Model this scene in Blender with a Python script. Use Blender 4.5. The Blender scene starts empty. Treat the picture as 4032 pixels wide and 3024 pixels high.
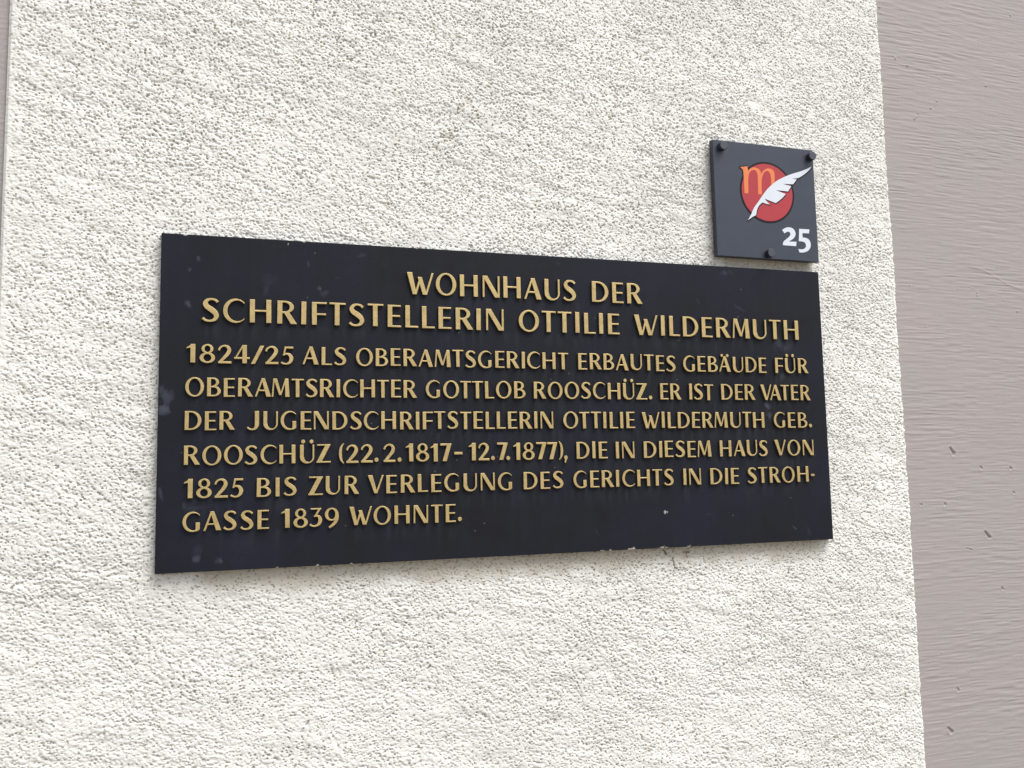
import bpy, math
import numpy as np
from mathutils import Matrix, Vector
from mathutils.geometry import delaunay_2d_cdt

SC = bpy.context.scene
COL = SC.collection

# ------------------------------------------------------------------ camera
# world: x along the wall, z up, the front of the inscription plaque lies in y = 0, the viewer is at y < 0
cam_data = bpy.data.cameras.new('camera')
cam = bpy.data.objects.new('camera', cam_data)
COL.objects.link(cam)
cam_data.sensor_width = 36.0
cam_data.lens = 30.633
cam_data.clip_start = 0.02
cam_data.clip_end = 200.0
cam.matrix_world = Matrix((
    (0.9518351974, -0.0112751727, -0.3064027210, 0.07913765),
    (-0.3059280049, -0.1015454927, -0.9466237736, -1.06002474),
    (-0.0204404687, 0.9947669995, -0.1001039652, 0.10526831),
    (0, 0, 0, 1)))
SC.camera = cam

# ------------------------------------------------------------------ light: overcast day
SUN_DIR = Vector((0.32, -0.38, 0.88)).normalized()      # towards the sun
elev = math.asin(SUN_DIR.z)
rot = math.atan2(SUN_DIR.x, SUN_DIR.y)
world = bpy.data.worlds.new("World")
SC.world = world
world.use_nodes = True
wn = world.node_tree
wn.nodes.clear()
def wnode(t): return wn.nodes.new(t)
sky = wnode('ShaderNodeTexSky'); sky.sky_type = 'NISHITA'; sky.sun_disc = False
sky.sun_elevation = elev; sky.sun_rotation = rot
sky.air_density = 1.0; sky.dust_density = 3.0
hsv = wnode('ShaderNodeHueSaturation'); hsv.inputs['Saturation'].default_value = 0.42
wn.links.new(sky.outputs[0], hsv.inputs['Color'])
# unseen street below the horizon: fixed grey-brown glow added for its bounce light
tc = wnode('ShaderNodeTexCoord'); sx = wnode('ShaderNodeSeparateXYZ')
wn.links.new(tc.outputs['Generated'], sx.inputs[0])
mr = wnode('ShaderNodeMapRange'); mr.inputs[1].default_value = -0.06; mr.inputs[2].default_value = 0.02
wn.links.new(sx.outputs['Z'], mr.inputs[0])
mx = wnode('ShaderNodeMix'); mx.data_type = 'RGBA'
wn.links.new(mr.outputs[0], mx.inputs[0])
mx.inputs[6].default_value = (2.5, 2.2, 1.8, 1)
wn.links.new(hsv.outputs[0], mx.inputs[7])
bg = wnode('ShaderNodeBackground'); bg.inputs['Strength'].default_value = 0.085
wn.links.new(mx.outputs[2], bg.inputs[0])
wo = wnode('ShaderNodeOutputWorld'); wn.links.new(bg.outputs[0], wo.inputs[0])

sun_data = bpy.data.lights.new('sun', 'SUN')
sun_data.energy = 1.5; sun_data.angle = math.radians(36); sun_data.color = (1.0, 0.98, 0.95)
sun = bpy.data.objects.new('sun', sun_data); COL.objects.link(sun)
sun.rotation_euler = SUN_DIR.to_track_quat('Z', 'Y').to_euler()
sun.location = (0.5, -3, 5)

SC.view_settings.view_transform = 'Standard'
SC.view_settings.look = 'None'
SC.view_settings.exposure = 1.25
SC.view_settings.gamma = 1.0
SC.view_settings.use_curve_mapping = False

# ------------------------------------------------------------------ helpers
def tag(o, label=None, cat=None, group=None, kind=None):
    if label: o['label'] = label
    if cat: o['category'] = cat
    if group: o['group'] = group
    if kind: o['kind'] = kind
    return o

def empty(name, loc):
    o = bpy.data.objects.new(name, None); COL.objects.link(o)
    o.location = loc; o.empty_display_size = 0.02
    return o

def link(name, me, mat, parent=None, loc=(0, 0, 0)):
    o = bpy.data.objects.new(name, me); COL.objects.link(o)
    if mat: me.materials.append(mat)
    if parent: o.parent = parent
    o.location = loc
    return o

def mesh_np(name, co, quads, smooth=False, attrs=None):
    """mesh from numpy vertices (n,3) and quads (m,4)"""
    me = bpy.data.meshes.new(name)
    me.vertices.add(len(co)); me.vertices.foreach_set('co', co.astype(np.float32).ravel())
    q = quads.astype(np.int32)
    me.loops.add(q.size); me.loops.foreach_set('vertex_index', q.ravel())
    me.polygons.add(len(q))
    me.polygons.foreach_set('loop_start', np.arange(0, q.size, 4, dtype=np.int32))
    me.polygons.foreach_set('use_smooth', np.full(len(q), smooth))
    for k, a in (attrs or {}).items():
        at = me.attributes.new(k, 'FLOAT', 'POINT'); at.data.foreach_set('value', a.astype(np.float32).ravel())
    me.update(calc_edges=True)
    me.validate()
    return me

def grid_quads(nz, nx):
    i = np.arange(nz * nx).reshape(nz, nx)
    # faces look towards -y (x to the right, z up)
    return np.stack([i[:-1, :-1], i[:-1, 1:], i[1:, 1:], i[1:, :-1]], -1).reshape(-1, 4)

# ---- lattice noise in numpy
_rng = np.random.default_rng(11)
_TAB = _rng.random((512, 512)).astype(np.float32)
_TAB2 = _rng.random((512, 512)).astype(np.float32)
_TAB3 = _rng.random((512, 512)).astype(np.float32)
def vnoise(x, y, seed=0):
    x = x + seed * 37.31; y = y + seed * 91.73
    xi = np.floor(x).astype(np.int32); yi = np.floor(y).astype(np.int32)
    fx = (x - xi); fy = (y - yi)
    fx = fx * fx * fx * (fx * (fx * 6 - 15) + 10); fy = fy * fy * fy * (fy * (fy * 6 - 15) + 10)
    t = _TAB
    a = t[yi & 511, xi & 511]; b = t[yi & 511, (xi + 1) & 511]
    c = t[(yi + 1) & 511, xi & 511]; d = t[(yi + 1) & 511, (xi + 1) & 511]
    return (a * (1 - fx) + b * fx) * (1 - fy) + (c * (1 - fx) + d * fx) * fy
def worley(x, y, seed=0):
    """distance to the nearest jittered point, and that point's random value"""
    x = x + seed * 53.7; y = y + seed * 17.9
    xi = np.floor(x).astype(np.int32); yi = np.floor(y).astype(np.int32)
    best = np.full(x.shape, 9.0, np.float32); rid = np.zeros(x.shape, np.float32)
    for dy in (-1, 0, 1):
        for dx in (-1, 0, 1):
            cx = (xi + dx); cy = (yi + dy)
            px = cx + _TAB[cy & 511, cx & 511]; py = cy + _TAB2[cy & 511, cx & 511]
            d = (x - px) ** 2 + (y - py) ** 2
            m = d < best
            best = np.where(m, d, best)
            rid = np.where(m, _TAB3[cy & 511, cx & 511], rid)
    return np.sqrt(best), rid
def sstep(a, b, x):
    t = np.clip((x - a) / (b - a), 0, 1); return t * t * (3 - 2 * t)

# ---- materials
def new_mat(name):
    m = bpy.data.materials.new(name); m.use_nodes = True
    nt = m.node_tree
    return m, nt, nt.nodes['Principled BSDF']
def N(nt, t, **kw):
    n = nt.nodes.new(t)
    for k, v in kw.items():
        if hasattr(n, k): setattr(n, k, v)
    return n
def noise(nt, vec, scale, detail=3, rough=0.55):
    n = N(nt, 'ShaderNodeTexNoise'); n.inputs['Scale'].default_value = scale
    n.inputs['Detail'].default_value = detail; n.inputs['Roughness'].default_value = rough
    if vec is not None: nt.links.new(vec, n.inputs['Vector'])
    return n.outputs['Fac']
def mixc(nt, fac, a, b):
    n = N(nt, 'ShaderNodeMix'); n.data_type = 'RGBA'
    for i, v in ((0, fac), (6, a), (7, b)):
        if isinstance(v, (float, int)): n.inputs[i].default_value = v
        elif isinstance(v, tuple): n.inputs[i].default_value = (*v, 1)
        else: nt.links.new(v, n.inputs[i])
    return n.outputs[2]
def maprange(nt, v, a, b, c=0.0, d=1.0):
    n = N(nt, 'ShaderNodeMapRange'); nt.links.new(v, n.inputs[0])
    for i, q in ((1, a), (2, b), (3, c), (4, d)): n.inputs[i].default_value = q
    return n.outputs[0]
def attr(nt, name):
    n = N(nt, 'ShaderNodeAttribute'); n.attribute_name = name; return n.outputs['Fac']
def objco(nt, scale=(1, 1, 1)):
    t = N(nt, 'ShaderNodeTexCoord'); mp = N(nt, 'ShaderNodeMapping'); mp.inputs['Scale'].default_value = scale
    nt.links.new(t.outputs['Object'], mp.inputs[0]); return mp.outputs[0]
def bump(nt, h, dist, strength=1.0):
    b = N(nt, 'ShaderNodeBump'); b.inputs['Distance'].default_value = dist; b.inputs['Strength'].default_value = strength
    nt.links.new(h, b.inputs['Height']); return b.outputs[0]

# rough-cast plaster
PLASTER, nt, bs = new_mat('rough_cast_plaster')
v = objco(nt)
c = mixc(nt, maprange(nt, noise(nt, v, 6, 4), .35, .7), (0.765, 0.763, 0.732), (0.70, 0.697, 0.665))
c = mixc(nt, maprange(nt, noise(nt, v, 2.6, 5, .65), .45, .75, 0, .35), c, (0.60, 0.59, 0.54))
c = mixc(nt, attr(nt, 'grime_shade'), c, (0.24, 0.187, 0.105))  # stains, plus the shade painted in below plaque and sign
c = mixc(nt, attr(nt, 'scar'), c, (0.10, 0.075, 0.055))
nt.links.new(c, bs.inputs['Base Color'])
bs.inputs['Roughness'].default_value = 0.95
bs.inputs['Specular IOR Level'].default_value = 0.2
nt.links.new(bump(nt, noise(nt, v, 900, 3, 0.6), 0.0006), bs.inputs['Normal'])

# brushed mauve paint
MAUVE, nt, bs = new_mat('mauve_masonry_paint')
v = objco(nt); vs = objco(nt, (0.14, 1, 1))
c = mixc(nt, maprange(nt, noise(nt, objco(nt, (0.5, 1, 1)), 7, 5, .6), .3, .72), (0.362, 0.319, 0.313), (0.332, 0.314, 0.306))
c = mixc(nt, maprange(nt, noise(nt, vs, 420, 3, .6), .42, .8, 0, .18), c, (0.27, 0.24, 0.24))
nt.links.new(c, bs.inputs['Base Color'])
bs.inputs['Roughness'].default_value = 0.75
bs.inputs['Specular IOR Level'].default_value = 0.3
nt.links.new(bump(nt, noise(nt, v, 700, 3, .6), 0.0003), bs.inputs['Normal'])

# dark plaque
BOARD, nt, bs = new_mat('weathered_dark_enamel')
v = objco(nt); vst = objco(nt, (1, 1, 0.16))
c = mixc(nt, maprange(nt, noise(nt, v, 7, 5, .6), .38, .62), (0.0104, 0.0110, 0.0142), (0.0120, 0.0136, 0.0225))
c = mixc(nt, maprange(nt, noise(nt, v, 60, 4, .65), .52, .8, 0, .35), c, (0.016, 0.017, 0.025))
c = mixc(nt, attr(nt, 'streak'), c, (0.026, 0.030, 0.038))
c = mixc(nt, attr(nt, 'smudge'), c, (0.105, 0.12, 0.165))
c = mixc(nt, attr(nt, 'chip'), c, (0.36, 0.345, 0.31))
nt.links.new(c, bs.inputs['Base Color'])
nt.links.new(maprange(nt, noise(nt, v, 25, 4), .3, .7, .50, .66), bs.inputs['Roughness'])
bs.inputs['Specular IOR Level'].default_value = 0.14
nt.links.new(bump(nt, noise(nt, v, 350, 3, .6), 0.00012), bs.inputs['Normal'])

# gold lettering
GOLD, nt, bs = new_mat('gold_lettering_paint')
v = objco(nt)
c = mixc(nt, maprange(nt, noise(nt, v, 120, 4, .6), .35, .7), (0.52, 0.395, 0.178), (0.41, 0.305, 0.130))
nt.links.new(c, bs.inputs['Base Color'])
bs.inputs['Metallic'].default_value = 0.45
nt.links.new(maprange(nt, noise(nt, v, 260, 3), .3, .7, .40, .55), bs.inputs['Roughness'])
bv = N(nt, 'ShaderNodeBevel'); bv.samples = 6; bv.inputs['Radius'].default_value = 0.0009
bp = N(nt, 'ShaderNodeBump'); bp.inputs['Distance'].default_value = 0.0002
nt.links.new(noise(nt, v, 500, 2), bp.inputs['Height']); nt.links.new(bv.outputs[0], bp.inputs['Normal'])
nt.links.new(bp.outputs[0], bs.inputs['Normal'])

def paint(name, col, rough=0.4, spec=0.45, var=0.12):
    m, nt, bs = new_mat(name)
    v = objco(nt)
    c2 = tuple(q * (1 - var) for q in col)
    c = mixc(nt, maprange(nt, noise(nt, v, 45, 4, .6), .35, .7), col, c2)
    nt.links.new(c, bs.inputs['Base Color'])
    nt.links.new(maprange(nt, noise(nt, v, 80, 3), .3, .7, rough - .05, rough + .06), bs.inputs['Roughness'])
    bs.inputs['Specular IOR Level'].default_value = spec
    return m
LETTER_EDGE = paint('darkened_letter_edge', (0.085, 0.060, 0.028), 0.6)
SLATE = paint('slate_blue_panel', (0.033, 0.041, 0.064), 0.38)
SLATE_EDGE = paint('dark_panel_edge', (0.028, 0.028, 0.040), 0.5)
BOLT = paint('dark_bolt_metal', (0.022, 0.026, 0.036), 0.45)
BOLT_CAP = paint('pale_bolt_cap', (0.056, 0.065, 0.082), 0.36)  # front of the bolts, a paler tone than their sides
OUTLINE = paint('dark_outline_print', (0.006, 0.006, 0.011), 0.5, 0.2)
RED = paint('red_print', (0.385, 0.026, 0.036), 0.4, var=.05)
ORANGE = paint('orange_print', (0.70, 0.195, 0.060), 0.4, var=.05)
WHITE = paint('white_print', (0.64, 0.68, 0.75), 0.4, var=.04)

# ------------------------------------------------------------------ house wall
XL, XR = -0.1665, 1.0460
WALL_Y = 0.0100          # mean surface of the plaster, 10 mm behind the plaque's face
BAND_Y = 0.0150          # painted bands lie 5 mm further back
house_wall = empty('house_wall', (0.44, 0.02, -1.6))
tag(house_wall, 'white rough-cast house wall with smooth mauve painted bands on both sides, behind the plaques', 'wall')
HW = Vector(house_wall.location)

def axis(fine_a, fine_b, step, a, b, coarse):
    f = np.arange(fine_a, fine_b + step * .5, step)
    lo = np.arange(a, fine_a - coarse * .3, coarse); hi = np.arange(f[-1] + coarse, b + coarse * .5, coarse)
    return np.concatenate([lo, f, hi]).astype(np.float32)

STEP = 0.00063
xs = np.linspace(XL, XR, int((XR - XL) / STEP) + 1).astype(np.float32)
zs = axis(-0.39, 0.88, STEP, -1.0, 1.5, 0.003)
X, Z = np.meshgrid(xs, zs)

def plaster_height(X, Z):
    """raised float-finished grains with pits between them; metres towards the viewer"""
    wx = (vnoise(X / .03, Z / .03, 1) - .5) * .006; wz = (vnoise(X / .03, Z / .03, 2) - .5) * .006
    a = math.radians(-14)
    U = (X + wx) * math.cos(a) + (Z + wz) * math.sin(a); V = -(X + wx) * math.sin(a) + (Z + wz) * math.cos(a)
    n = (vnoise(U / .0036, V / .0025, 3) - .5) * 1.0 + (vnoise(U / .0021, V / .0016, 4) - .5) * .85 \
        + (vnoise(X / .0013, Z / .0012, 5) - .5) * .35
    big = vnoise(X / .07, Z / .05, 6) * .6 + vnoise(X / .2, Z / .2, 7) * .4
    h = np.minimum(n, .08 + .34 * n) * .00125
    d, r = worley(U / .0046, V / .0037, 8)
    pit = sstep(.31, .12, d + (n - 0) * .12) * (r > .30 + .35 * vnoise(X / .05, Z / .04, 17)) * (.45 + .75 * r)
    h = h * (.62 + .75 * vnoise(X / .06, Z / .045, 14))
    h = h - pit * .0018 * (.55 + .9 * big)
    h = h + (vnoise(X / .12, Z / .12, 9) - .5) * .0020 + (vnoise(U / .040, V / .014, 10) - .5) * .0012 + (vnoise(U / .016, V / .009, 11) - .5) * .0007
    return h, pit, n

H, PIT, NN = plaster_height(X, Z)
# smoother, rubbed-down margin along the left edge; the finish is flatter low under the plaque
edge_l = sstep(0.012, 0.0015, X - XL); edge_r = sstep(0.004, 0.0, XR - X)
H = H * (1 - .75 * edge_l) - .0022 * sstep(.0035, 0, X - XL) - .0012 * edge_r
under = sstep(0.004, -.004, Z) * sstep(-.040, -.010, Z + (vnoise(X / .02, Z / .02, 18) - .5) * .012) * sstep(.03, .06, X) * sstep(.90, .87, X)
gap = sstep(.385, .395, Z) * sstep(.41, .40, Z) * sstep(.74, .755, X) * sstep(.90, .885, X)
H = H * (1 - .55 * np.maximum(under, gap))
# tan tint: pits and stains here and there; shade painted in under plaque and sign
patch = sstep(.50, .78, vnoise(X / .05, Z / .05, 12) * .6 + vnoise(X / .018, Z / .018, 13) * .4)
GRIME_SHADE = np.clip(.08 * sstep(-.1, -.5, NN) + .34 * np.clip(PIT, 0, 1) * (.45 + .7 * patch), 0, .75)
GRIME_SHADE = np.clip(GRIME_SHADE * (1 - .1 * np.maximum(under, gap)) + .48 * np.maximum(under, gap) + .10 * patch * sstep(-.1, -.4, NN) + .14 * under * PIT, 0, .75)
tan_, tr_ = worley(X / .055, Z / .055, 15)
GRIME_SHADE = np.clip(GRIME_SHADE + .30 * sstep(.16, .02, tan_ + (vnoise(X / .004, Z / .004, 16) - .5) * .22) * (tr_ > .62) * (.3 + tr_ - .62), 0, .8)
STAINS = [(0.3478, 0.566, .004), (0.3456, 0.5372, .004), (0.3513, 0.5502, .005), (0.3365, 0.5443, .005), (0.3488, 0.5418, .006),
          (0.3289, 0.5269, .005), (0.3757, 0.5917, .007), (0.3829, 0.5736, .007), (0.363, 0.5852, .005), (0.319, 0.5112, .006)]
for (sx_, sz_, sr) in STAINS:
    q = np.exp(-(((X - sx_) / (sr * 1.3)) ** 2 + ((Z - sz_) / sr) ** 2))
    GRIME_SHADE = np.clip(GRIME_SHADE + .30 * q * sstep(.25, -.15, NN), 0, .8)
    H = H - .0004 * q
SCAR = np.zeros_like(H)
def seg(ax, az, bx, bz, w, depth, amt):
    global H, SCAR
    i0 = np.searchsorted(zs, min(az, bz) - .02); i1 = np.searchsorted(zs, max(az, bz) + .02)
    j0 = np.searchsorted(xs, min(ax, bx) - .02); j1 = np.searchsorted(xs, max(ax, bx) + .02)
    x = X[i0:i1, j0:j1]; z = Z[i0:i1, j0:j1]
    L2 = (bx - ax) ** 2 + (bz - az) ** 2
    t = np.clip(((x - ax) * (bx - ax) + (z - az) * (bz - az)) / L2, 0, 1)
    d = np.hypot(x - ax - t * (bx - ax), z - az - t * (bz - az)) + (vnoise(x / .002, z / .002, 21) - .5) * .0016
    k = sstep(w, w * .3, d)
    H[i0:i1, j0:j1] -= k * depth
    SCAR[i0:i1, j0:j1] = np.maximum(SCAR[i0:i1, j0:j1], k * amt)
seg(0.6355, -0.0030, 0.6388, -0.0100, .0015, .0016, .9)
seg(0.6650, -0.0080, 0.6720, -0.0085, .0022, .0008, .6)
seg(0.6680, -0.0070, 0.6690, -0.0150, .0018, .0008, .6)
seg(0.6474, -0.0156, 0.6501, -0.0248, .0017, .0014, .7)
seg(0.6501, -0.0248, 0.6532, -0.0326, .0011, .0012, .6)
seg(0.6640, -0.0290, 0.6672, -0.0352, .0010, .0010, .45)
seg(0.8306, -0.0365, 0.8281, -0.0460, .0010, .0014, .7)
seg(0.3478, 0.5680, 0.3450, 0.5080, .0007, .0006, .12)

nz, nx = X.shape
co = np.stack([X - HW.x, np.full_like(X, WALL_Y) - H - HW.y, Z - HW.z], -1).reshape(-1, 3)
quads = grid_quads(nz, nx)
# rims: the plaster's left and right edges turn back to the painted bands
base = len(co)
rimL = np.stack([np.full(nz, XL + .0004) + (vnoise(zs / .004, zs * 0, 31) - .5) * .0008 - HW.x, np.full(nz, BAND_Y + .001) - HW.y, zs - HW.z], -1)
rimR = np.stack([np.full(nz, XR - .0004) - HW.x, np.full(nz, BAND_Y + .001) - HW.y, zs - HW.z], -1)
iL = np.arange(nz) * nx; iR = iL + nx - 1
bL = base + np.arange(nz); bR = base + nz + np.arange(nz)
qL = np.stack([bL[:-1], iL[:-1], iL[1:], bL[1:]], -1); qR = np.stack([iR[:-1], bR[:-1], bR[1:], iR[1:]], -1)
# ragged right edge: grains hang over the band a little
rag = (vnoise(zs / .035, zs * 0 + 7, 35) - .5) * .0018 + (vnoise(zs / .0045, zs * 0 + 3, 33) - .35) * .0017 + (vnoise(zs / .0019, zs * 0 + 5, 34) - .5) * .0011
k = sstep(.006, 0, XR - X)
co[:nz * nx, 0] += (k * rag[:, None]).reshape(-1)
co = np.concatenate([co, rimL, rimR])
pad = lambda A: np.concatenate([A.ravel(), np.zeros(2 * nz)])
me = mesh_np('plaster_panel', co, np.concatenate([quads, qL, qR]), True, {'grime_shade': pad(GRIME_SHADE), 'scar': pad(SCAR)})
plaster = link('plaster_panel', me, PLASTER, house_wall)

GOUGES = [(1.1352, 0.1283, 1.1409, 0.1188, .0030, .0028), (1.1915, .0990, 1.1940, .0955, .0022, .0018), (1.2505, .0965, 1.2525, .0945, .0026, .0018),
          (1.2544, .0575, 1.2550, .0560, .0024, .0020), (1.0712, .0440, 1.0730, .0428, .0024, .0015), (1.1165, .0440, 1.1180, .0415, .0022, .0016),
          (1.1917, -.0029, 1.1987, -.0103, .0030, .0030), (1.2160, -.0880, 1.2178, -.0905, .0020, .0018), (1.1170, -.2308, 1.1190, -.2330, .0022, .0020),
          (1.0950, -.2850, 1.1005, -.2925, .0030, .0030), (1.152, -.0255, 1.163, -.0290, .0014, .0012)]
PIMPLES = [(1.0801, .7483, .0030), (1.1025, .7393, .0022), (1.0560, .8304, .0026), (1.1441, .6732, .0026), (1.1104, .6517, .0026), (1.113, .655, .002),
           (1.3273, .8567, .0028), (1.2619, .7246, .0024), (1.1575, .6862, .0022), (1.2114, .3751, .0022), (1.2114, .370, .0018), (1.2907, .3471, .002), (1.118, .662, .0018)]
def band(x0, x1):
    bx = axis(max(x0, -.30), min(x1, 1.50), .0014, x0, x1, .005)
    bz = axis(-.44, .95, .0010, -1.0, 1.5, .004)
    BX, BZ = np.meshgrid(bx, bz)
    sl = BZ + .0015 * np.sin(BX * 9 + 1) + (vnoise(BX / .09, BZ / .02, 40) - .5) * .0013
    h = (vnoise(BX / .028, sl / .0022, 41) - .5) * .00046 + (vnoise(BX / .070, sl / .0036, 42) - .5) * .00022 + (vnoise(BX / .018, sl / .0021, 43) - .5) * .00022
    h *= .40 + 1.0 * vnoise(BX / .10, BZ / .05, 44)
    h += (vnoise(BX / .15, BZ / .09, 45) - .5) * .0008
    spk, r = worley(BX / .035, BZ / .035, 46)
    h += sstep(.05, .0, spk) * (r > .72) * .0007
    for (ax, az, bx_, bz_, w, dp) in GOUGES:
        if not (x0 < ax < x1): continue
        L2 = (bx_ - ax) ** 2 + (bz_ - az) ** 2
        t = np.clip(((BX - ax) * (bx_ - ax) + (BZ - az) * (bz_ - az)) / L2, 0, 1)
        d = np.hypot(BX - ax - t * (bx_ - ax), BZ - az - t * (bz_ - az)) * (1 + .8 * (vnoise(BX / .0035, BZ / .0035, 47) - .5)) * (1.25 - .5 * t)
        h += -.7 * dp * sstep(w * .75, w * .35, d) + .0003 * sstep(w * 2.0, w, d) * sstep(w * .6, w, d)
    for (px_, pz_, r_) in PIMPLES:
        d = np.hypot(BX - px_, BZ - pz_); h += .0016 * sstep(r_, 0, d)
    d = np.abs((BZ - .4169) + (BX - 1.1998) * .305 + .003 * np.sin(BX * 60)); h += .0005 * sstep(.0016, 0, d) * sstep(1.19, 1.21, BX) * (BX < 1.36)
    cc = np.stack([BX - HW.x, np.full_like(BX, BAND_Y) - h - HW.y, BZ - HW.z], -1).reshape(-1, 3)
    return link('painted_band', mesh_np('painted_band', cc, grid_quads(*BX.shape), True), MAUVE, house_wall)
band(XR - .012, 2.6)
band(-1.3, XL + .012)

# ------------------------------------------------------------------ flat shapes joined into solids
def union_tris(polys):
    vs, faces = [], []
    for p in polys:
        a = sum(p[i][0] * p[(i + 1) % len(p)][1] - p[(i + 1) % len(p)][0] * p[i][1] for i in range(len(p)))
        if abs(a) < 1e-12: continue
        q = p if a > 0 else p[::-1]
        n0 = len(vs); vs += [Vector((x, y)) for x, y in q]; faces.append(list(range(n0, n0 + len(q))))
    V, E, F, ov, oe, of = delaunay_2d_cdt(vs, [], faces, 0, 1e-6)
    T = [tuple(f) for f, o in zip(F, of) if len(o)]
    return [(v.x, v.y) for v in V], T

def solid(flat, depth):
    """(verts2d, tris) -> front face at y=-depth, sides back to y=0 : lists of verts and faces"""
    V, T = flat
    n = len(V)
    vs = [(x, -depth, z) for x, z in V] + [(x, 0.0, z) for x, z in V]
    fs = []
    edges = {}
    for t in T:
        a = (V[t[1]][0] - V[t[0]][0]) * (V[t[2]][1] - V[t[0]][1]) - (V[t[2]][0] - V[t[0]][0]) * (V[t[1]][1] - V[t[0]][1])
        if a < 0: t = t[::-1]
        fs.append(t)
        for i in range(3):
            e = (t[i], t[(i + 1) % 3]); edges[e] = edges.get(e, 0) + 1
    for (a, b) in list(edges):
        if (b, a) not in edges:
            fs.append((b, a, a + n, b + n))
    return vs, fs

def solid_mesh(name, parts):
    vs, fs = [], []
    for v_, f_ in parts:
        o = len(vs); vs += v_; fs += [tuple(i + o for i in f) for f in f_]
    me = bpy.data.meshes.new(name); me.from_pydata(vs, [], fs); me.update(); return me

# ------------------------------------------------------------------ lettering: a humanist capital alphabet, drawn here stroke by stroke
T_, t_ = .195, .076
def rect(x0, y0, x1, y1): return [(x0, y0), (x1, y0), (x1, y1), (x0, y1)]
def bandpoly(out, inn): return [[out[i], out[i + 1], inn[i + 1], inn[i]] for i in range(len(out) - 1)]
def ell(cx, cy, rx, ry, a0, a1, n=28):
    return [(cx + rx * math.cos(math.radians(a0 + (a1 - a0) * i / n)), cy + ry * math.sin(math.radians(a0 + (a1 - a0) * i / n))) for i in range(n + 1)]
def ring(cx, cy, rx, ry, wx, wy, a0=0, a1=360, dx=0.0):
    return bandpoly(ell(cx, cy, rx, ry, a0, a1, 40), ell(cx + dx, cy, rx - wx, ry - wy, a0, a1, 40))
def disc(cx, cy, r, n=20): return [ell(cx, cy, r, r, 0, 360, n)[:-1]]
def stroke(pts, n=7):
    P = [pts[0]] + list(pts) + [pts[-1]]
    C = []
    for i in range(1, len(P) - 2):
        for k in range(n):
            u = k / n
            C.append(tuple(.5 * (2 * P[i][d] + (P[i + 1][d] - P[i - 1][d]) * u + (2 * P[i - 1][d] - 5 * P[i][d] + 4 * P[i + 1][d] - P[i + 2][d]) * u * u
                     + (3 * P[i][d] - P[i - 1][d] - 3 * P[i + 1][d] + P[i + 2][d]) * u ** 3) for d in range(3)))
    C.append(tuple(pts[-1]))
    A, B = [], []
    for i, (x, y, w) in enumerate(C):
        a = C[max(i - 1, 0)]; b = C[min(i + 1, len(C) - 1)]
        dx, dy = b[0] - a[0], b[1] - a[1]; l = math.hypot(dx, dy) or 1
        A.append((x - dy / l * w / 2, y + dx / l * w / 2)); B.append((x + dy / l * w / 2, y - dx / l * w / 2))
    return bandpoly(A, B)
G = {}
G['I'] = (T_, .10, .10, [rect(0, 0, T_, 1)])
G['H'] = (.83, .10, .10, [rect(0, 0, T_, 1), rect(.83 - T_, 0, .83, 1), rect(.1, .475, .7, .475 + t_)])
G['E'] = (.57, .10, .05, [rect(0, 0, T_, 1), rect(.1, 1 - t_, .56, 1), rect(.1, .465, .53, .465 + t_), rect(.1, 0, .57, t_)])
G['F'] = (.60, .10, .03, [rect(0, 0, T_, 1), rect(.1, 1 - t_, .60, 1), rect(.1, .43, .57, .43 + t_)])
G['L'] = (.55, .10, .03, [rect(0, 0, T_, 1), rect(.1, 0, .55, t_)])
G['T'] = (.66, .035, .035, [rect(.22, 0, .22 + T_, 1), rect(0, 1 - t_, .66, 1)])
G['D'] = (.82, .10, .06, [rect(0, 0, T_, 1), rect(.1, 1 - t_, .30, 1), rect(.1, 0, .30, t_)] + ring(.29, .5, .53, .5, .175, t_, -90, 90))
G['O'] = (.94, .06, .06, ring(.47, .5, .47, .52, .172, .075))
def c_arc(a0, a1): return bandpoly(ell(.47, .5, .47, .52, a0, a1, 36), ell(.535, .5, .37, .445, a0, a1, 36))
G['C'] = (.84, .06, .04, c_arc(43, 317))
G['G'] = (.84, .06, .09, c_arc(43, 300) + [rect(.62, .09, .82, .46)] + stroke([(.58, .035, .085), (.68, .07, .12), (.75, .13, .14)]))
S_ = [(.585, .835, .11), (.50, .925, .095), (.34, .962, .085), (.19, .91, .13), (.12, .775, .18), (.19, .635, .205), (.34, .525, .22), (.48, .40, .21), (.545, .25, .18), (.47, .10, .135), (.31, .035, .085), (.15, .055, .088), (.03, .155, .115)]
G['S'] = (.64, .06, .06, stroke(S_))
G['R'] = (.78, .10, .01, [rect(0, 0, T_, 1), rect(.1, 1 - t_, .30, 1), rect(.1, .46, .36, .46 + t_), [(.25, .50), (.47, .50), (.78, 0), (.535, 0)]] + ring(.29, .73, .36, .27, .165, t_, -90, 90))
G['B'] = (.70, .10, .06, [rect(0, 0, T_, 1), rect(.1, 1 - t_, .31, 1), rect(.1, .475, .33, .475 + t_), rect(.1, 0, .34, t_)]
          + ring(.30, .755, .31, .245, .16, t_, -90, 90) + ring(.33, .275, .37, .275, .17, t_, -90, 90))
A_ = [[(0, 0), (.105, 0), (.435, .95), (.36, 1)], [(.335, 1), (.52, 1), (.85, 0), (.605, 0)], rect(.16, .30, .65, .30 + t_)]
G['A'] = (.85, .01, .01, A_)
G['V'] = (.84, .01, .01, [[(0, 1), (.245, 1), (.51, 0), (.35, 0)], [(.41, 0), (.505, 0), (.84, 1), (.735, 1)]])
G['W'] = (1.20, .01, .01, [[(0, 1), (.235, 1), (.43, 0), (.255, 0)], [(.33, 0), (.425, 0), (.66, .80), (.565, .80)], [(.475, .80), (.665, .80), (.90, 0), (.705, 0)], [(.80, 0), (.895, 0), (1.20, 1), (1.105, 1)]])
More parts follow.
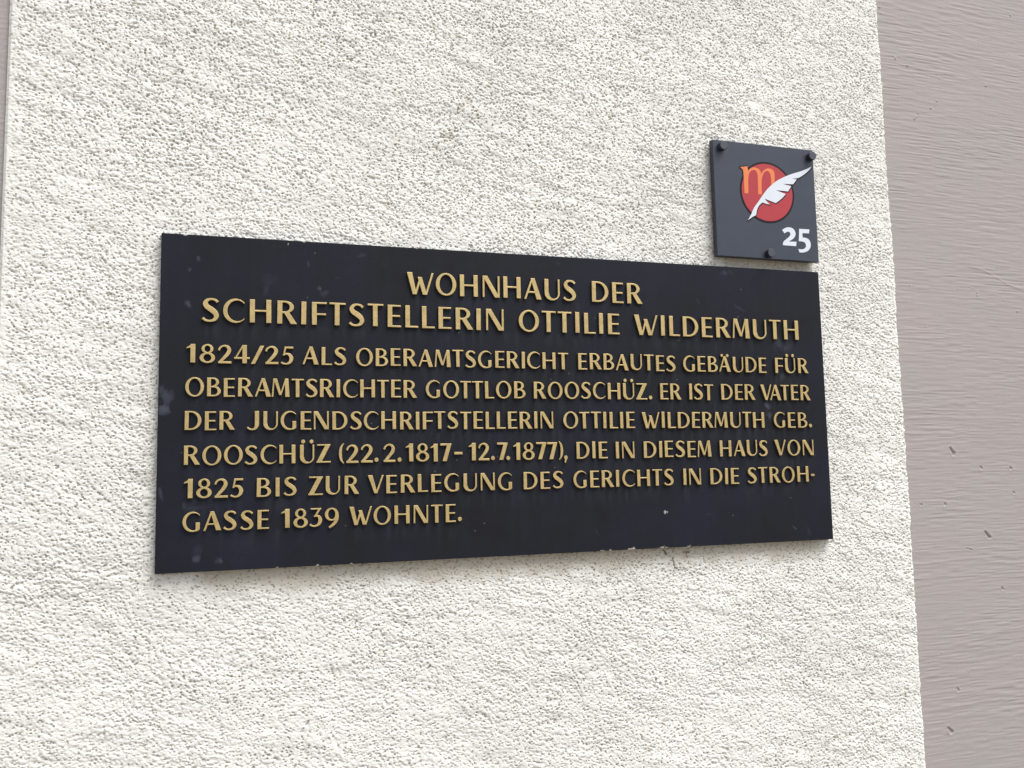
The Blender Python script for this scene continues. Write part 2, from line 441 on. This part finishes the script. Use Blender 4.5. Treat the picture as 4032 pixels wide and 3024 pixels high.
G['M'] = (.95, .05, .08, [[(0, 0), (.088, 0), (.155, 1), (.08, 1)], [(.08, 1), (.28, 1), (.53, .10), (.40, .10)], [(.43, .10), (.515, .10), (.79, 1), (.71, 1)], [(.70, 1), (.88, 1), (.95, 0), (.72, 0)]])
G['N'] = (.80, .09, .09, [rect(0, 0, .088, 1), [(0, 1), (.225, 1), (.80, 0), (.575, 0)], rect(.712, 0, .80, 1)])
U_ = [rect(0, .32, T_, 1), rect(.66, .32, .748, 1)] + bandpoly(ell(.374, .33, .374, .345, 180, 360, 30), ell(.44, .33, .22, .262, 180, 360, 30))
G['U'] = (.748, .09, .09, U_)
G['Z'] = (.76, .04, .04, [rect(.04, 1 - t_, .755, 1), rect(.005, 0, .76, t_), [(.49, .97), (.755, .97), (.27, .03), (.005, .03)]])
G['J'] = (.62, .0, .10, [rect(.40, .30, .62, 1)] + stroke([(.51, .34, .22), (.495, .20, .20), (.41, .06, .14), (.27, .01, .085), (.13, .04, .085), (.02, .13, .10)]))
G['Ä'] = (.85, .01, .01, A_ + disc(.235, 1.06, .095) + disc(.635, 1.06, .095))
G['Ü'] = (.748, .09, .09, U_ + disc(.16, 1.17, .105) + disc(.60, 1.17, .105))
G['1'] = (.43, .0, .10, [rect(.20, 0, .43, 1), [(0, .76), (.03, .83), (.30, 1), (.43, 1), (.21, .80)]])
G['2'] = (.66, .05, .05, stroke([(.04, .70, .10), (.11, .86, .10), (.28, .958, .09), (.46, .905, .14), (.54, .75, .185), (.49, .57, .19), (.36, .38, .17), (.20, .19, .15), (.09, .06, .12)]) + [rect(.01, 0, .655, .115)])
G['3'] = (.66, .05, .05, [rect(.05, 1 - t_, .60, 1), [(.46, .97), (.595, .97), (.34, .58), (.24, .58)]] + stroke([(.22, .56, .085), (.40, .585, .10), (.52, .48, .17), (.54, .31, .20), (.46, .13, .15), (.27, .04, .088), (.10, .07, .09), (.02, .15, .11)]))
G['4'] = (.76, .03, .04, [rect(.40, 0, .62, 1), rect(.0, .235, .76, .335), [(0, .235), (.125, .30), (.50, 1), (.40, 1)]])
G['5'] = (.64, .04, .05, [rect(.17, .895, .61, 1), [(.09, .50), (.18, .50), (.265, .97), (.17, .97)]] + stroke([(.10, .52, .085), (.25, .60, .09), (.42, .55, .15), (.515, .37, .20), (.45, .15, .155), (.27, .04, .09), (.10, .065, .09), (.01, .13, .11)]))
G['7'] = (.64, .03, .02, [rect(0, .885, .635, 1), [(.40, .95), (.635, .95), (.36, 0), (.12, 0)]])
G['8'] = (.74, .05, .05, ring(.37, .755, .285, .255, .145, .08) + ring(.37, .27, .37, .285, .185, .085))
G['9'] = (.72, .05, .05, ring(.36, .665, .36, .35, .175, .08) + stroke([(.63, .64, .175), (.635, .45, .175), (.55, .24, .165), (.38, .06, .14), (.22, -.04, .10)]))
G['/'] = (.66, .0, .0, [[(0, 0), (.20, 0), (.66, 1), (.46, 1)]])
G['.'] = (.23, .05, .05, disc(.115, .115, .115))
G[','] = (.23, .03, .05, disc(.12, .115, .115) + [[(.05, .06), (.235, .12), (.10, -.20), (.03, -.18)]])
G['-'] = (.44, .06, .06, [rect(0, .36, .44, .50)])
par = stroke([(.27, 1.06, .03), (.13, .84, .12), (.085, .50, .16), (.13, .16, .12), (.27, -.06, .03)])
G['('] = (.30, .03, .03, par)
G[')'] = (.30, .03, .03, [[(.30 - x, y) for x, y in p] for p in par])
KERN = {'TT': -.02, 'LT': -.05, 'AT': -.03, 'VA': -.16, 'LO': -.02, 'RO': .02, '/2': -.06, '4/': -.02, '7.': -.18, '.1': .16, '.2': .12, '.7': .06, 'AU': .03, 'RA': .06, 'BA': .02, 'ÄU': .05, 'BÄ': .02, 'HA': .04, 'GA': .0, 'NT': .03}
FLAT = {}
def glyph(ch):
    if ch not in FLAT: FLAT[ch] = union_tris(G[ch][3])
    return FLAT[ch]

LINES = [
    (0.3287, 0.0279, [('WOHNHAUS', 0.2864, 0.5131), ('DER', 0.536, 0.6108)]),
    (0.2859, 0.0277, [('SCHRIFTSTELLERIN', 0.0456, 0.4115), ('OTTILIE', 0.4324, 0.575), ('WILDERMUTH', 0.597, 0.8576)]),
    (0.2374, 0.0215, [('1824/25', 0.029, 0.1493), ('ALS', 0.1594, 0.2113), ('OBERAMTSGERICHT', 0.2226, 0.4996), ('ERBAUTES', 0.5135, 0.6567), ('GEBÄUDE', 0.6685, 0.8014), ('FÜR', 0.8158, 0.8711)]),
    (0.1985, 0.0217, [('OBERAMTSRICHTER', 0.0289, 0.2979), ('GOTTLOB', 0.3086, 0.4389), ('ROOSCHÜZ.', 0.451, 0.6199), ('ER', 0.6323, 0.6642), ('IST', 0.6763, 0.7136), ('DER', 0.7264, 0.7812), ('VATER', 0.7894, 0.8722)]),
    (0.1597, 0.0216, [('DER', 0.0287, 0.0837), ('JUGENDSCHRIFTSTELLERIN', 0.0971, 0.4765), ('OTTILIE', 0.4903, 0.5929), ('WILDERMUTH', 0.6037, 0.7938), ('GEB.', 0.809, 0.8724)]),
    (0.1201, 0.0218, [('ROOSCHÜZ', 0.0285, 0.1928), ('(22.2.1817', 0.2022, 0.3407), ('-', 0.3442, 0.3547), ('12.7.1877),', 0.3621, 0.4951), ('DIE', 0.508, 0.5515), ('IN', 0.5637, 0.5909), ('DIESEM', 0.6041, 0.707), ('HAUS', 0.7201, 0.7966), ('VON', 0.808, 0.8725)]),
    (0.0825, 0.0217, [('1825', 0.0287, 0.094), ('BIS', 0.1084, 0.1531), ('ZUR', 0.1666, 0.2258), ('VERLEGUNG', 0.2363, 0.4192), ('DES', 0.4338, 0.4881), ('GERICHTS', 0.5024, 0.6474), ('IN', 0.6622, 0.6891), ('DIE', 0.7035, 0.7487), ('STROH', 0.7624, 0.8616), ('-', 0.8656, 0.8714)]),
    (0.0453, 0.0217, [('GASSE', 0.0285, 0.1221), ('1839', 0.1358, 0.2018), ('WOHNTE.', 0.2146, 0.3526)]),
]

# ------------------------------------------------------------------ inscription plaque
PW, PH, PT = 0.900, 0.3885, 0.0085
plaque = empty('inscription_plaque', (PW / 2, 0.0, 0.0))
tag(plaque, 'large dark rectangular plaque with raised gold capital lettering on the white wall', 'plaque')
PO = Vector(plaque.location)
# board: one mesh; a fine grid for the face carries the wear, the sides and back close it
bxs = np.linspace(.0006, PW - .0006, 1060).astype(np.float32); bzs = np.linspace(.0006, PH - .0006, 470).astype(np.float32)
BX, BZ = np.meshgrid(bxs, bzs)
face_dip = (vnoise(BX / .25, BZ / .2, 60) - .5) * .0006
CH = np.zeros_like(BX)
jag = vnoise(BX / .0022, BZ / .0022, 61)
for (cx, cz, rx, rz) in [(0.5412, 0, .0042, .0016), (0.5528, 0, .0016, .0022), (0.5825, 0, .0052, .0026), (0.5865, .001, .0014, .0035), (0.6274, 0, .0066, .0022), (0.6300, .0006, .002, .0032), (0.6677, 0, .0032, .0020),
                         (0.132, .0004, .0014, .0016), (0.1775, .0004, .0026, .0016), (0.2168, .0004, .0016, .0016), (0.0258, PH, .0030, .0020), (0.1607, PH, .0022, .0024), (.3, PH, .001, .0010),
                         (0.1423, 0.3838, .0008, .0012), (0.63544, 0.0477, .0022, .0017), (0.6343, 0.0466, .0012, .0015), (.6368, .0469, .001, .0012), (.93, .12, .001, .001)]:
    d = np.hypot((BX - cx) / rx, (BZ - cz) / (rz * (.72 if cz < .003 or cz == PH else 1))) + (jag - .5) * 1.1
    CH = np.maximum(CH, sstep(1.05, .75, d))
dots, dr = worley(BX / .03, BZ / .03, 62)
CH = np.maximum(CH, .45 * sstep(.028, .010, dots) * (dr > .94))
SM = np.zeros_like(BX)
n1 = vnoise(BX / .006, BZ / .009, 63) * .6 + vnoise(BX / .0022, BZ / .003, 64) * .4
for (cx, cz, rx, rz, am, rot_) in [(0.041, 0.3603, .0022, .0035, .5, .3), (0.0314, 0.3464, .0025, .0035, .45, .5), (0.0304, 0.3059, .0035, .0065, .6, .4), (0.1661, 0.3612, .0015, .0045, .4, .2),
        (0.1804, 0.3312, .0035, .003, .55, 0), (0.1855, 0.3255, .006, .005, .3, .8), (0.1176, 0.3274, .005, .012, .16, -.4), (0.12, 0.337, .013, .014, .09, 0),
        (0.7431, 0.3791, .011, .004, .34, .1), (0.6975, 0.3379, .003, .006, .16, .3), (0.7639, 0.3291, .014, .0022, .24, -.45), (0.8274, 0.280, .008, .012, .32, .4), (0.8365, 0.2744, .010, .007, .22, 0),
        (0.0078, 0.199, .008, .013, .48, .25), (0.0065, 0.1835, .007, .006, .8, 0), (.003, .206, .0022, .004, .5, 0), (0.8009, 0.1905, .006, .007, .75, .4), (0.804, 0.1755, .005, .008, .6, .3), (0.8276, 0.2326, .006, .008, .35, 0),
        (0.0438, 0.0142, .0055, .0045, .55, -.4), (.046, .024, .010, .009, .12, 0), (0.069, 0.0121, .0045, .0055, .55, .3), (0.0292, 0.074, .004, .005, .3, 0), (0.045, .072, .020, .003, .16, .1), (0.0042, 0.09, .003, .009, .4, .2),
        (0.8349, 0.0194, .006, .0012, .6, -.6), (.70, .042, .012, .0014, .14, -.1), (.535, .024, .0010, .006, .2, .5), (.86, .012, .003, .012, .14, .3), (.09, .026, .02, .02, .05, 0), (.20, .345, .004, .003, .2, 0), (.49, .379, .004, .004, .14, 0), (.23, .375, .008, .004, .2, .2)]:
    cr, sr = math.cos(rot_), math.sin(rot_)
    dx, dz = BX - cx, BZ - cz
    d = np.hypot((dx * cr + dz * sr) / rx, (-dx * sr + dz * cr) / rz) + (n1 - .5) * 1.5
    SM = np.maximum(SM, am * sstep(1.1, .15, d) * (.45 + .9 * n1))
SM = np.clip(SM, 0, 1) * .66
ST = np.zeros_like(BX)
for (bz0, cap, words) in LINES:
    x0, x1 = words[0][1], words[-1][2]
    dz = bz0 - BZ
    ln = .020 + .016 * vnoise(BX / .012, BX * 0 + bz0 * 50, 65)
    a = sstep(.42, .85, vnoise(BX / .0048, BX * 0 + bz0 * 90 + BZ / .12, 66)) * (.5 + .5 * vnoise(BX / .03, BZ / .03, 67))
    ST = np.maximum(ST, a * sstep(0, .004, dz) * sstep(1, .25, dz / ln) * sstep(x0 - .002, x0 + .004, BX) * sstep(x1 + .002, x1 - .004, BX))
ST = np.clip(ST * .42 + .04 * sstep(.5, .8, vnoise(BX / .006, BZ / .25, 68)), 0, 1)
nz, nx = BX.shape
co = np.stack([BX - PO.x, -face_dip * 0, BZ], -1).reshape(-1, 3)
fq = grid_quads(nz, nx)
idx = np.arange(nz * nx).reshape(nz, nx)
loop = np.concatenate([idx[0, :], idx[1:, -1], idx[-1, -2::-1], idx[-2:0:-1, 0]])          # anticlockwise from below left
lx, lz = BX.ravel()[loop], BZ.ravel()[loop]
def outset(y, g):
    ox = np.where(lx < .001, lx - g, np.where(lx > PW - .001, lx + g, lx)); oz = np.where(lz < .001, lz - g, np.where(lz > PH - .001, lz + g, lz))
    return np.stack([ox - PO.x, np.full_like(ox, y), oz], -1)
n = len(co); m = len(loop)
r1 = outset(.0006, .0006); r2 = outset(PT, .0006)
co = np.concatenate([co, r1, r2])
i = np.arange(m); j = (i + 1) % m
q1 = np.stack([loop[i], n + i, n + j, loop[j]], -1); q2 = np.stack([n + i, n + m + i, n + m + j, n + j], -1)
ringa = lambda A: np.concatenate([A.ravel(), A.ravel()[loop], A.ravel()[loop] * 0])
me = mesh_np('board', co, np.concatenate([fq, q1, q2]), False, {'chip': ringa(CH), 'smudge': ringa(SM), 'streak': ringa(ST)})
board = link('board', me, BOARD, plaque)

LET_D = 0.0025
jr = np.random.default_rng(5)
for (bz0, cap, words) in LINES:
    for (w, xa, xb) in words:
        pen = 0; pl = []
        for i, ch in enumerate(w):
            wd, lb, rb, _ = G[ch]
            if i: pen += lb + KERN.get(w[i - 1] + ch, 0)
            pl.append((ch, pen)); pen += wd + (rb if i < len(w) - 1 else 0)
        natural = pen * cap
        gaps = max(len(w) - 1, 1)
        s = (xb - xa) / natural
        gs = 1 + (s - 1) * .55 if len(w) > 1 else s          # glyphs take part of the fit, the gaps the rest
        inksum = sum(G[c][0] for c in w)
        pen2 = 0; parts = []
        extra = ((xb - xa) - natural * gs) / gaps if len(w) > 1 else 0
        for i, (ch, px_) in enumerate(pl):
            x = xa - PO.x + px_ * cap * gs + extra * i
            V, Tt = glyph(ch)
            jx, jz, ja = jr.normal(0, .00022), jr.normal(0, .00022), jr.normal(0, .006)
            V2 = [(x + jx + vx * cap * gs - vy * cap * ja, bz0 + jz + vy * cap + vx * cap * ja) for vx, vy in V]
            parts.append(solid((V2, Tt), LET_D))
        o = link('word' if w != '-' else 'hyphen', solid_mesh('word', parts), GOLD, plaque, (0, -.0004, 0))
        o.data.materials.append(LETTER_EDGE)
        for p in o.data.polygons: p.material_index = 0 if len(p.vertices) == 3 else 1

# ------------------------------------------------------------------ small square number sign
SX, SZ, SS, SD = 0.7301, 0.4029, 0.1697, 0.0090
sign = empty('number_sign', (SX + SS / 2, -.003, SZ))
tag(sign, 'small square slate-blue sign numbered 25 with a red disc, orange m and white quill', 'sign')
def bevel_box(name, x0, x1, z0, z1, yf, yb, b, mats, parent):
    vs = []; fs = []
    L = [(x0 + b, z0 + b, x1 - b, z1 - b, yf), (x0, z0, x1, z1, yf + b), (x0, z0, x1, z1, yb)]
    for (a, c_, d, e, y) in L: vs += [(a, y, c_), (d, y, c_), (d, y, e), (a, y, e)]
    fs.append((0, 1, 2, 3))
    for k in (0, 4):
        for i in range(4): fs.append((k + i, k + 4 + i, k + 4 + (i + 1) % 4, k + (i + 1) % 4))
    fs.append((11, 10, 9, 8))
    me = bpy.data.meshes.new(name); me.from_pydata(vs, [], fs)
    o = link(name, me, mats[0], parent); me.materials.append(mats[1])
    for p in me.polygons: p.material_index = 0 if p.index == 0 or (1 <= p.index <= 4) else 1
    me.update(); return o
bevel_box('panel', -SS / 2, SS / 2, 0, SS, 0, SD, .0005, (SLATE, SLATE_EDGE), sign)
MM = lambda pts: [(x / 1000 - SS / 2, z / 1000) for x, z in pts]
M_MARK = [(42.84, 132.23), (55.59, 134.86), (56.0, 129.72), (56.32, 128.15), (61.0, 133.0), (66.6, 134.37), (73.45, 133.13), (76.73, 129.71), (78.3, 125.52), (80.91, 129.84), (87.44, 134.39), (93.77, 134.96), (99.23, 132.34), (100.81, 128.12), (100.06, 110.66), (94.35, 103.99), (94.08, 108.92), (94.23, 118.85), (93.69, 126.25), (90.7, 130.33), (87.23, 130.65), (82.88, 127.78), (79.8, 122.56), (77.63, 113.72), (77.5, 94.35), (71.29, 94.71), (71.92, 118.17), (71.64, 125.55), (69.1, 129.65), (65.0, 130.52), (60.01, 127.61), (57.01, 123.04), (55.7, 116.77), (55.03, 94.39), (48.58, 94.11), (48.55, 126.6), (47.1, 130.15)]
FEATHER = [(165.61, 143.94), (158.56, 135.72), (141.26, 123.76), (130.21, 122.94), (137.99, 121.72), (131.38, 114.15), (113.59, 113.28), (128.04, 110.87), (122.14, 102.53), (101.01, 102.92), (117.91, 98.2), (109.36, 89.71), (99.86, 83.4), (81.33, 88.5), (85.91, 83.56), (90.18, 80.44), (84.37, 80.98), (77.52, 82.54), (72.47, 78.84), (67.96, 72.37), (66.1, 63.67), (64.64, 62.1), (60.43, 60.58), (51.45, 54.1), (58.62, 64.96), (59.44, 67.46), (63.26, 74.47), (70.63, 82.99), (77.37, 92.12), (85.58, 102.03), (94.43, 110.19), (104.7, 117.88), (116.35, 123.87), (129.48, 129.64), (145.54, 134.82), (155.9, 139.27)]
TWO = [(108.72, 43.97), (112.4, 46.67), (117.44, 48.62), (123.81, 48.93), (128.64, 46.91), (131.23, 43.0), (131.68, 38.7), (129.27, 34.22), (124.81, 30.61), (118.69, 27.51), (132.43, 28.0), (131.31, 21.4), (108.78, 21.49), (109.52, 26.81), (117.15, 32.21), (121.6, 35.82), (122.94, 39.36), (121.27, 42.09), (117.77, 42.48), (112.66, 39.3)]
FIVE = [(138.21, 47.8), (155.81, 47.99), (155.0, 42.09), (143.24, 41.69), (143.25, 35.12), (149.25, 35.13), (154.81, 32.51), (157.05, 27.31), (156.22, 21.06), (152.31, 15.87), (145.7, 13.0), (139.25, 12.25), (136.29, 12.7), (135.18, 17.56), (140.26, 17.0), (144.58, 17.88), (148.03, 20.56), (148.6, 24.93), (146.65, 27.9), (142.45, 29.25), (136.47, 29.12)]
def smooth_poly(P, keep, it=1):
    """round off gentle corners (Chaikin) but keep sharp points"""
    for _ in range(it):
        out = []
        n = len(P)
        for i in range(n):
            a, b, c_ = P[i - 1], P[i], P[(i + 1) % n]
            v1 = (b[0] - a[0], b[1] - a[1]); v2 = (c_[0] - b[0], c_[1] - b[1])
            l1 = math.hypot(*v1) or 1e-9; l2 = math.hypot(*v2) or 1e-9
            cs = (v1[0] * v2[0] + v1[1] * v2[1]) / (l1 * l2)
            if cs < keep: out.append(b)
            else: out += [(b[0] - v1[0] * .25, b[1] - v1[1] * .25), (b[0] + v2[0] * .25, b[1] + v2[1] * .25)]
        P = out
    return P
M_MARK = smooth_poly(M_MARK, .55, 2); FEATHER = smooth_poly(FEATHER, .75, 2); TWO = smooth_poly(TWO, .6, 2); FIVE = smooth_poly(FIVE, .6, 2)
def grow(P, g, dx=0, dz=0):
    return [P] + [[(x + g * math.cos(a) + dx, z + g * math.sin(a) + dz) for x, z in P] for a in [k * math.pi / 6 for k in range(12)]]
DC, DR = (87.0, 98.4), 42.7
circle = lambda r: ell(DC[0], DC[1], r, r * 1.0, 0, 360, 96)[:-1]
def print_part(name, polys, mat, y0, th):
    o = link(name, solid_mesh(name, [solid(union_tris([MM(p) for p in polys]), th)]), mat, sign, (0, y0, 0)); return o
serif = [p for p in M_MARK if p[0] < 58 and p[1] > 112]
print_part('emblem_outline', [circle(45.6)] + grow(M_MARK, 1.5) + grow(FEATHER, .55, .5, -.6), OUTLINE, -.0001, .00014)
print_part('emblem_disc', [circle(DR)], RED, -.00026, .00014)
print_part('emblem_letter', [M_MARK], ORANGE, -.00042, .00014)
print_part('quill_shadow', grow(FEATHER, .3, 1.0, -.9), OUTLINE, -.00058, .00014)
print_part('quill', [FEATHER], WHITE, -.00074, .00014)
print_part('numeral', [TWO], WHITE, -.0001, .00014)
print_part('numeral', [FIVE], WHITE, -.0001, .00014)
def bolt(cx, cz, r=.0063, hgt=.0080):
    n = 40; prof = [(r, 0.0), (r, -hgt + .0006), (r - .0006, -hgt), (0, -hgt)]
    vs = []; fs = []
    for (rr, y) in prof[:-1]:
        vs += [(rr * math.cos(2 * math.pi * i / n), y, rr * math.sin(2 * math.pi * i / n)) for i in range(n)]
    for k in range(len(prof) - 2):
        for i in range(n): fs.append((k * n + i, (k + 1) * n + i, (k + 1) * n + (i + 1) % n, k * n + (i + 1) % n)[::-1])
    fs.append(tuple(range((len(prof) - 2) * n, (len(prof) - 1) * n)))
    me = bpy.data.meshes.new('bolt'); me.from_pydata(vs, [], fs); me.update()
    import bmesh
    b = bmesh.new(); b.from_mesh(me); bmesh.ops.recalc_face_normals(b, faces=b.faces); b.to_mesh(me); b.free()
    o = link('bolt', me, BOLT, sign, (cx - SS / 2, 0, cz)); me.materials.append(BOLT_CAP)
    for p in me.polygons: p.material_index = 1 if len(p.vertices) > 4 else 0
    return o
bolt(.0137, .1595); bolt(.1634, .1582); bolt(.0841, .0071)
